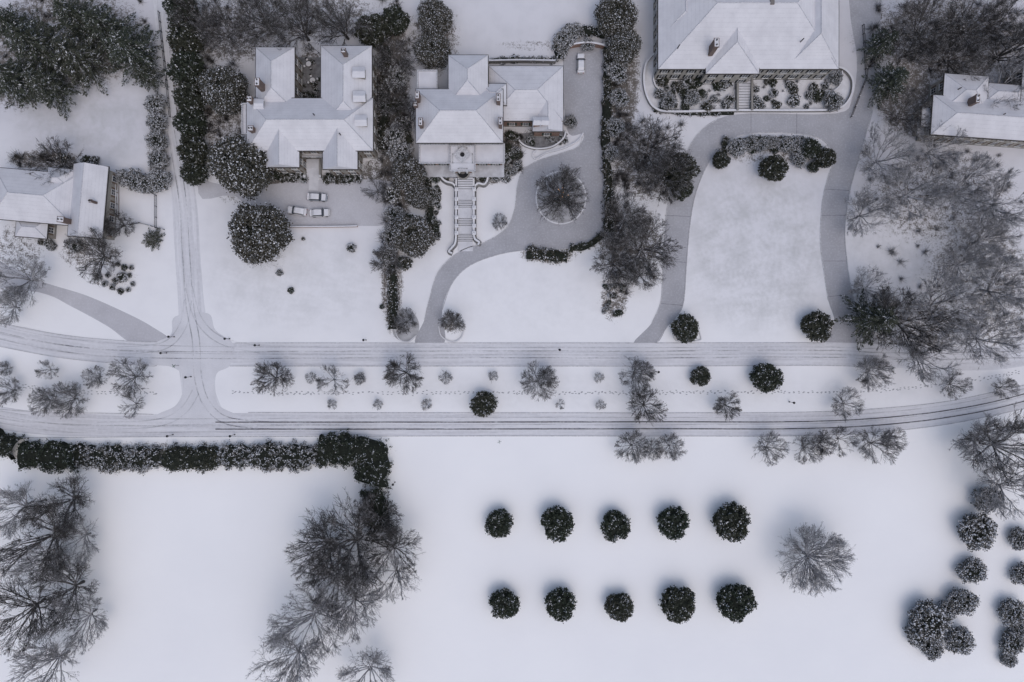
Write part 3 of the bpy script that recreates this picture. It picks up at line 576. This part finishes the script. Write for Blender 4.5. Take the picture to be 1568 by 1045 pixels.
def ever_mesh(name,seed,mat,R,Ht,n_cl,per,leaf,cone=.0,low=.3,spread=.12,lobe=1.,notch=.16,core=.74,ph4=None):
    rg=np.random.default_rng(seed); th=rg.uniform(0,2*math.pi,n_cl); cz=rg.uniform(-1,1,n_cl); rr=rg.uniform(.62,1.,n_cl)**.7
    ph=rg.uniform(0,6.28,5); lob=1+lobe*(.07*np.sin(2*th+ph[0])+.08*np.sin(3*th+ph[1])+.06*np.sin(5*th+ph[2]+cz*2)+.05*np.sin(8*th+ph[3])) - notch*np.exp(-((np.mod(th-ph[4],6.283)-3.14)/.22)**2)
    s=np.sqrt(1-cz**2)**.75*(1-cone*(cz+1)/2)
    C=np.stack([R*.98*s*rr*lob*np.cos(th),R*.98*s*rr*lob*np.sin(th),low+(Ht-low)*(.5+.5*cz*rr)],1)
    C=np.repeat(C,per,0)+rg.normal(size=(n_cl*per,3))*R*spread*.5; C[:,2]=np.maximum(C[:,2],.05)
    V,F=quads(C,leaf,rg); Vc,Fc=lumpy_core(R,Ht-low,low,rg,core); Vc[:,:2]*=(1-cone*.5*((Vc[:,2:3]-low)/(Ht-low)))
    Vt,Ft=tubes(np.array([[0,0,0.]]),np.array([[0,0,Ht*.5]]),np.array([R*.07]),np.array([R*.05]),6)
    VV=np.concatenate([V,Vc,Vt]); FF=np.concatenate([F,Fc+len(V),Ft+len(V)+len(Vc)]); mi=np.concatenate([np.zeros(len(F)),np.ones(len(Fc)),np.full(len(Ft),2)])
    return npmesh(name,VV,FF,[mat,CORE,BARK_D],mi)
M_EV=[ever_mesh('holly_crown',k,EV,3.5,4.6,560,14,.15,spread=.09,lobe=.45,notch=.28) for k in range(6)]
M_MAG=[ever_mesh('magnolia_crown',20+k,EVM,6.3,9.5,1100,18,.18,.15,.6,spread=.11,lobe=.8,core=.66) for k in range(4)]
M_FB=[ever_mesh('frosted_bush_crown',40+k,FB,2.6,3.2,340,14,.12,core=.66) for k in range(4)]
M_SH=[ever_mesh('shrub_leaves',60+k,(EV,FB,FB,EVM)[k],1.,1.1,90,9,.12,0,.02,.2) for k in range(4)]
def con_mesh(name,seed,R,Ht,mat=PINE,nb=84):
    rg=np.random.default_rng(seed); C=[];D=[];segs=[]
    for b in range(nb):
        u=(b+rg.random())/nb; z=Ht*(.12+.86*u); L=R*(1-u)**.7*rg.uniform(.55,1.2)+.25; az=b*2.4+rg.normal()*.3; d=np.array([math.cos(az),math.sin(az),0]); sd=np.array([-d[1],d[0],0])
        segs.append(((0,0,z),tuple(d*L*.95+np.array([0,0,z-.12*L])),.05+.01*L,.015))
        n=int(26*L)+16; t=rg.uniform(.12,1,n); wd=.21*L*np.sin(np.pi*np.clip(t,.0,.97))**.7*.8; o=rg.uniform(-1,1,n)
        P=d[None]*(t*L)[:,None]+sd[None]*(o*wd)[:,None]; P[:,2]+=z-.14*L*t**1.5+rg.normal(size=n)*.08
        C.append(P); D.append(d[None]+sd[None]*(o*.9)[:,None]+rg.normal(size=(n,3))*.15)
    C=np.concatenate(C); D=np.concatenate(D); V,F=quads(C,.26,rg,.9,D,.36)
    segs.append(((0,0,0),(0,0,Ht*.97),.3,.04)); s=list(zip(*segs)); Vt,Ft=tubes(np.array(s[0],float),np.array(s[1],float),np.array(s[2]),np.array(s[3]),5)
    return npmesh(name,np.concatenate([V,Vt]),np.concatenate([F,Ft+len(V)]),[mat,BARK_D],np.concatenate([np.zeros(len(F)),np.ones(len(Ft))]))
M_CON=[con_mesh('conifer_crown',k,6.,14.) for k in range(4)]
rt=random.Random(9)
KIND={'bd':(BD,7,13,'bare_oak_tree'),'bf':(BF,7,13,'frosted_bare_tree'),'bl':(BL,7,10,'frosted_bare_tree'),'bs':(BS,3.4,5.5,'young_street_tree'),'bk':(BSD,3.4,5.5,'young_street_tree'),'ev':(M_EV,3.5,4.6,'holly_tree'),'mg':(M_MAG,6.3,9.5,'magnolia_tree'),'fb':(M_FB,2.6,3.2,'frosted_bush'),'sh':(M_SH,1.,1.1,'shrub'),'cn':(M_CON,6,14,'conifer_tree')}
def tree(kind,px,py,rp,zs=1.,name=None):
    ms,R,Ht,nm=KIND[kind]; Rw=rp*S*(1.08 if kind in('ev','fb','bs','bk') else 1.)
    k=Rw/R; hz=Ht*k*zs; zc=hz*.6; k*=(H-zc)/H; x,y=U(px,py,zc)
    place(name or nm,rt.choice(ms),x,y,0,rt.uniform(0,6.28),(k*rt.uniform(.95,1.05),k*rt.uniform(.95,1.05),k*zs))
def add(kind,L,**kw):
    for p in L: tree(kind,*p,**kw)
add('ev',[(765,803,21),(853,803,24),(943,807,21),(1032,802,23),(1122,801,28),(772,926,21),(859,927,23),(949,930,20.5),(1039,926,25),(1128,924,27),(740,619,19),(1073,577,14),(1175,578,22),(1050,503,20),(1253,500,22)])
add('bs',[(70,567,16),(145,578,18),(195,578,32),(100,613,28),(65,615,22),(200,620,20),(8,600,22),(475,578,9),(507,583,24),(508,620,8),(550,580,10),(578,620,8),(682,578,10),(653,620,9),(755,577,8),(825,585,28),(858,620,8),(917,578,8),(920,620,8),(975,573,26),(1300,620,24),(1340,572,28),(1465,590,22),(1540,595,18),
 (970,685,26),(1028,685,22),(1180,688,25),(1238,687,24),(1292,675,24),(1345,682,30),(1370,676,20),(5,565,12),(765,340,12),(1000,690,16)])
add('bk',[(415,580,29),(618,572,29),(990,622,30),(1115,622,21),(620,493,20),(692,493,19),(838,580,18),(1262,680,20),(550,581,8),(180,343,22),(985,570,18)])
add('mg',[(340,135,40),(368,252,50),(393,355,49),(665,25,30),(662,75,30),(632,360,34),(625,265,28),(640,300,20),(945,22,34),(955,70,28)])
add('ev',[(275,15,24),(283,60,26),(285,105,26),(290,150,24),(290,190,23),(294,230,22),(296,264,18),(570,45,24),(605,30,20),(1042,262,26),(1185,258,20),(1265,242,14),(1105,245,13),(1246,256,8),(1242,228,14),(1045,290,16)],zs=1.3)
add('fb',[(238,160,15),(240,188,15),(240,215,15),(242,245,15),(243,276,16),(205,276,16),(222,282,14),(190,272,12),(945,110,16),(948,150,14),(942,195,14),(936,235,12),(605,208,16),(612,235,17),(605,330,15),(600,360,15),(592,390,14),(610,120,14),(1128,226,14),(1150,220,11),(1168,222,10),(1184,218,9),(1203,222,11),(1222,226,12),(1225,245,11),
 (1513,765,20),(1498,815,26),(1490,875,19),(1425,952,28),(1406,970,18),(1475,922,20),(1470,982,20),(1428,994,16),(1448,938,15),(1552,938,19),(1552,985,18),(1567,880,16),(1564,825,16),(1545,1010,12),(1562,965,14),
 (1030,95,10),(1025,155,12),(1060,150,12),(1280,118,10),(1276,155,14),(874,186,10),(865,60,14),(875,50,14),(862,75,10),(900,68,10)])
add('cn',[(40,60,56),(10,115,48),(62,125,44),(105,80,48),(150,35,46),(190,70,48),(215,110,28),(105,20,44),(5,30,40),(1372,120,36),(1360,60,32),(1350,488,48)],zs=.9)
add('cn',[(232,366,19),(1105,238,10)],zs=.35,name='juniper_shrub')
add('bd',[(335,40,48),(395,25,50),(455,35,52),(520,35,48),(300,20,40),(605,90,34),(602,150,32),(625,180,26),(75,245,42),(140,390,42),(862,297,45),(866,293,34),(575,290,22),(590,400,26),(1000,225,52),(1020,265,46),(960,335,46),(990,375,54),(945,400,42),(985,420,30),(575,800,48),(530,845,76),(595,850,52),(490,845,58),(505,895,56),
 (85,775,52),(45,835,70),(85,915,58),(20,945,60),(1405,70,42),(1390,170,40),(1430,30,60),(1510,25,66),(1560,70,56),(1470,80,44),(1400,490,66),(1545,30,50),(1555,690,66)])
add('bf',[(20,425,46),(5,470,30),(15,780,44),(110,830,40),(60,870,44),(600,885,42),(470,960,66),(530,935,55),(440,1020,56),(560,1040,50),(60,1030,60),(115,955,46),(1520,680,50),(1560,750,56),
 (1360,240,46),(1335,325,42),(1410,290,52),(1445,225,40),(1490,285,52),(1550,310,54),(1525,365,46),(1490,400,46),(1545,440,54),(1335,440,34),(1455,470,66),(1430,545,50),(1520,520,50),(1550,130,46),(1345,567,30)])
add('bl',[(1250,860,54)])
L=[(428,418,5),(445,445,5),(538,380,7),(464,366,3),(585,470,4),(160,435,5),(172,440,5),(184,446,5),(196,444,4),(203,435,4),(198,422,4),(190,410,5),(180,405,4),(186,425,8),(165,422,4),(176,430,5),(201,410,4),(150,425,5),(925,477,4)]
for k in range(16): L.append((932+rt.uniform(-8,22),440+rt.uniform(-4,44),rt.uniform(3,5)))
for k in range(60): L.append((rt.uniform(1008,1290),rt.uniform(122,164),rt.uniform(4,9)))
L=[p for p in L if not(abs(p[0]-1138)<16 and p[1]<175)]
for x in list(range(425,470,8))+list(range(500,552,8)): L.append((x,272+rt.uniform(-5,6),rt.uniform(5,8)))
for k in range(26): L.append((rt.choice([rt.uniform(652,695),rt.uniform(728,795)]),rt.uniform(258,274),rt.uniform(4,8)))
for k in range(10): L.append((rt.uniform(775,795),rt.uniform(205,260),rt.uniform(5,9)))
for k in range(22): L.append((rt.uniform(595,625),rt.uniform(100,420),rt.uniform(7,13)))
for k in range(30): L.append((rt.uniform(660,672),rt.uniform(280,370),rt.uniform(3,6)))
for k in range(24): L.append((rt.uniform(1098,1270),214+rt.uniform(0,22),rt.uniform(4,8)))
for k in range(14): L.append((rt.uniform(805,868),206+rt.uniform(0,14),rt.uniform(3,5)))
for k in range(12): L.append((rt.uniform(20,170),rt.choice([240+rt.uniform(0,8),372+rt.uniform(-4,8)]),rt.uniform(5,10)))
for k in range(12): L.append((rt.uniform(458,490),rt.uniform(86,150),rt.uniform(3,6)))
for k in range(14): L.append((rt.uniform(850,875),rt.uniform(287,315),rt.uniform(3,6)))
for k in range(14): L.append((rt.uniform(925,938),rt.uniform(90,370),rt.uniform(5,9)))
add('sh',L)
def hedge(px,w,h,mat,seed,leaf=.14,dens=30,name='hedge'):
    rg=np.random.default_rng(seed); P=np.array(cr([U(x,y,h*.7) for x,y in px],10)); seg=np.linalg.norm(np.diff(P,axis=0),axis=1); cum=np.r_[0,np.cumsum(seg)]; L=cum[-1]
    def at(s,o):
        i=np.clip(np.searchsorted(cum,s)-1,0,len(P)-2); f=((s-cum[i])/seg[i])[:,None]; p=P[i]*(1-f)+P[i+1]*f; d=(P[i+1]-P[i])/seg[i][:,None]; return p+np.stack([-d[:,1],d[:,0]],1)*o[:,None]
    ph=rg.uniform(0,6,6)
    nc=int(L*w*3); s=rg.uniform(0,L,nc); o=rg.uniform(-1,1,nc); o=np.sign(o)*np.abs(o)**.7
    wl=w/2*(1+.14*np.sin(s*.9+ph[0])+.12*np.sin(s*2.1+ph[1])+.1*np.sin(s*.37+ph[2])); hl=h*(1+.12*np.sin(s*.7+ph[3])+.08*np.sin(s*1.9+ph[4]))
    z=hl*np.sqrt(np.clip(1-np.abs(o)**2.6,0.02,1))*rg.uniform(.45,1,nc)**.35
    xy=at(s,o*wl); per=int(dens/2); C=np.repeat(np.c_[xy,z],per,0)+rg.normal(size=(nc*per,3))*.22; C[:,2]=np.maximum(C[:,2],.05)
    V,F=quads(C,leaf,rg)
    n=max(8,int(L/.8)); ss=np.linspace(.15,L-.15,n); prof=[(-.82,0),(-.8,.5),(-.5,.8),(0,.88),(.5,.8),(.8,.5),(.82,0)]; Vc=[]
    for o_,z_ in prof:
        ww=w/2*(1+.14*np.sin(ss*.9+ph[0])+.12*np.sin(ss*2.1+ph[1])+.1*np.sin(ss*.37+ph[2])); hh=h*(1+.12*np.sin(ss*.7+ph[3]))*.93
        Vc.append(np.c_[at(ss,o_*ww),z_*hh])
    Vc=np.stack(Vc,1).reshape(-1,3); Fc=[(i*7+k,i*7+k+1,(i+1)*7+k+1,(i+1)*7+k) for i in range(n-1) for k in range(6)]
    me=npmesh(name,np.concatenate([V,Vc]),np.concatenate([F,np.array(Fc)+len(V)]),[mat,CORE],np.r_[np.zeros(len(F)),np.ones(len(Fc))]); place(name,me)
hedge([(-60,664),(-20,672),(22,690)],5.6,3.2,EV,1); hedge([(28,698),(70,700),(115,702)],6.6,3.6,EV,2); hedge([(112,698),(180,704),(246,702)],5.8,3.0,FB,3)
hedge([(248,704),(290,704),(334,702)],5.4,3.2,EV,4); hedge([(336,700),(400,700),(450,702),(492,698)],6.,3.,FB,5)
hedge([(488,692),(530,690),(560,694),(570,720),(565,742)],8.,4.,EV,6); hedge([(566,750),(574,785),(584,828)],6.,3.8,EV,7)
hedge([(806,386),(835,390),(870,394)],3.,1.4,EVM,8); hedge([(872,380),(900,376),(925,358)],1.8,1.2,EV,9)
hedge([(598,405),(601,450),(600,505)],2.2,1.6,EVM,10); hedge([(655,275),(658,310),(657,360)],1.6,1.3,EVM,11); hedge([(932,70),(930,160),(928,230),(934,300),(930,350)],2.2,2.,EVM,12)
hedge([(185,270),(215,276),(238,288)],2.6,1.6,FB,13); hedge([(1095,246),(1112,228),(1140,217),(1180,214),(1230,216),(1262,232),(1275,246)],1.8,.9,FB,14)
hedge([(590,70),(588,150),(585,230)],2.6,2.,EVM,15); hedge([(752,92),(800,91),(850,92)],1.4,1.,FB,16); hedge([(858,92),(856,66),(872,48),(905,46),(928,50)],2.4,1.6,FB,17)
hedge([(415,268),(440,274),(466,268)],1.4,.9,EVM,18); hedge([(498,268),(525,276),(552,270)],1.4,.9,EVM,19); hedge([(1000,168),(1060,174),(1125,173)],.9,.6,FB,20)
def brush(x0,y0,x1,y1,n,mat,seed,h=1.6):
    rg=np.random.default_rng(seed); c=np.stack([rg.uniform(x0,x1,n),rg.uniform(y0,y1,n)],1); per=60; k=S
    B=np.stack([(c[:,0]-CX)*k,(CY-c[:,1])*k,np.zeros(n)],1); B=np.repeat(B,per,0); m=len(B); hs=np.repeat(rg.uniform(.5,1.3,n),per)
    d=rg.normal(size=(m,3)); d[:,2]=np.abs(d[:,2])*.9+.4; d/=np.linalg.norm(d,axis=1,keepdims=True); L=(hs*h*rg.uniform(.5,1.1,m))[:,None]
    st=B+d*L*rg.uniform(0,.4,(m,1)); d2=d+rg.normal(size=(m,3))*.4
    V,F=tubes(st,st+d2*L*.8,np.full(m,.03),np.full(m,.015),3); place('underbrush',npmesh('underbrush',V,F,[mat]))
brush(0,0,235,130,40,BARK_D,1); brush(300,0,560,62,40,BARK_D,2); brush(582,0,628,400,110,BARK_D,3); brush(930,90,960,460,70,BARK_D,4); brush(1330,0,1568,110,60,BARK_D,5); brush(1330,220,1568,520,90,BARK_F,6,1.4); brush(960,180,1050,300,40,BARK_D,7); brush(310,80,372,250,40,BARK_D,8); brush(776,205,800,262,22,BARK_D,9,1.2); brush(1005,118,1290,166,30,BARK_F,10,.8); brush(20,235,110,255,20,BARK_D,11)
fl=MB()
for k in range(6):
    x,y=U(861+rt.gauss(0,5),298+rt.gauss(0,5),5); z=4.+rt.random()*2; fl.obox(x,y,z,.05,.05,.05,k)
fl.M=[0]*len(fl.F)
fl.obj('string_lights',[m_emit('warm_bulb',(.9,.5,.25),1.3)])
# ------------------------------------------------------------------ light
w=bpy.data.worlds.new('World'); scene.world=w; w.use_nodes=True; nt=w.node_tree
sky=nt.nodes.new('ShaderNodeTexSky'); sky.sky_type='NISHITA'; sky.sun_disc=False; EL,AZ=62,150
sky.sun_elevation=math.radians(EL); sky.sun_rotation=math.radians(AZ); sky.air_density=1.; sky.dust_density=3.; sky.ozone_density=1.
bg=nt.nodes['Background']; nt.links.new(sky.outputs[0],bg.inputs[0]); bg.inputs[1].default_value=.125
sl=bpy.data.lights.new('sun','SUN'); sl.energy=.75; sl.angle=math.radians(120); sl.color=(1,.975,.96); so=bpy.data.objects.new('sun',sl); COL.objects.link(so)
d=Vector((math.sin(math.radians(AZ))*math.cos(math.radians(EL)),math.cos(math.radians(AZ))*math.cos(math.radians(EL)),math.sin(math.radians(EL))))
so.rotation_euler=d.to_track_quat('Z','Y').to_euler(); so.location=d*100
cam=bpy.data.cameras.new('camera'); cam.lens=24; cam.sensor_width=36; cam.clip_end=6000; co=bpy.data.objects.new('camera',cam); COL.objects.link(co); co.location=(0,0,H); scene.camera=co
scene.view_settings.view_transform='Standard'; scene.view_settings.look='None'; scene.view_settings.exposure=0
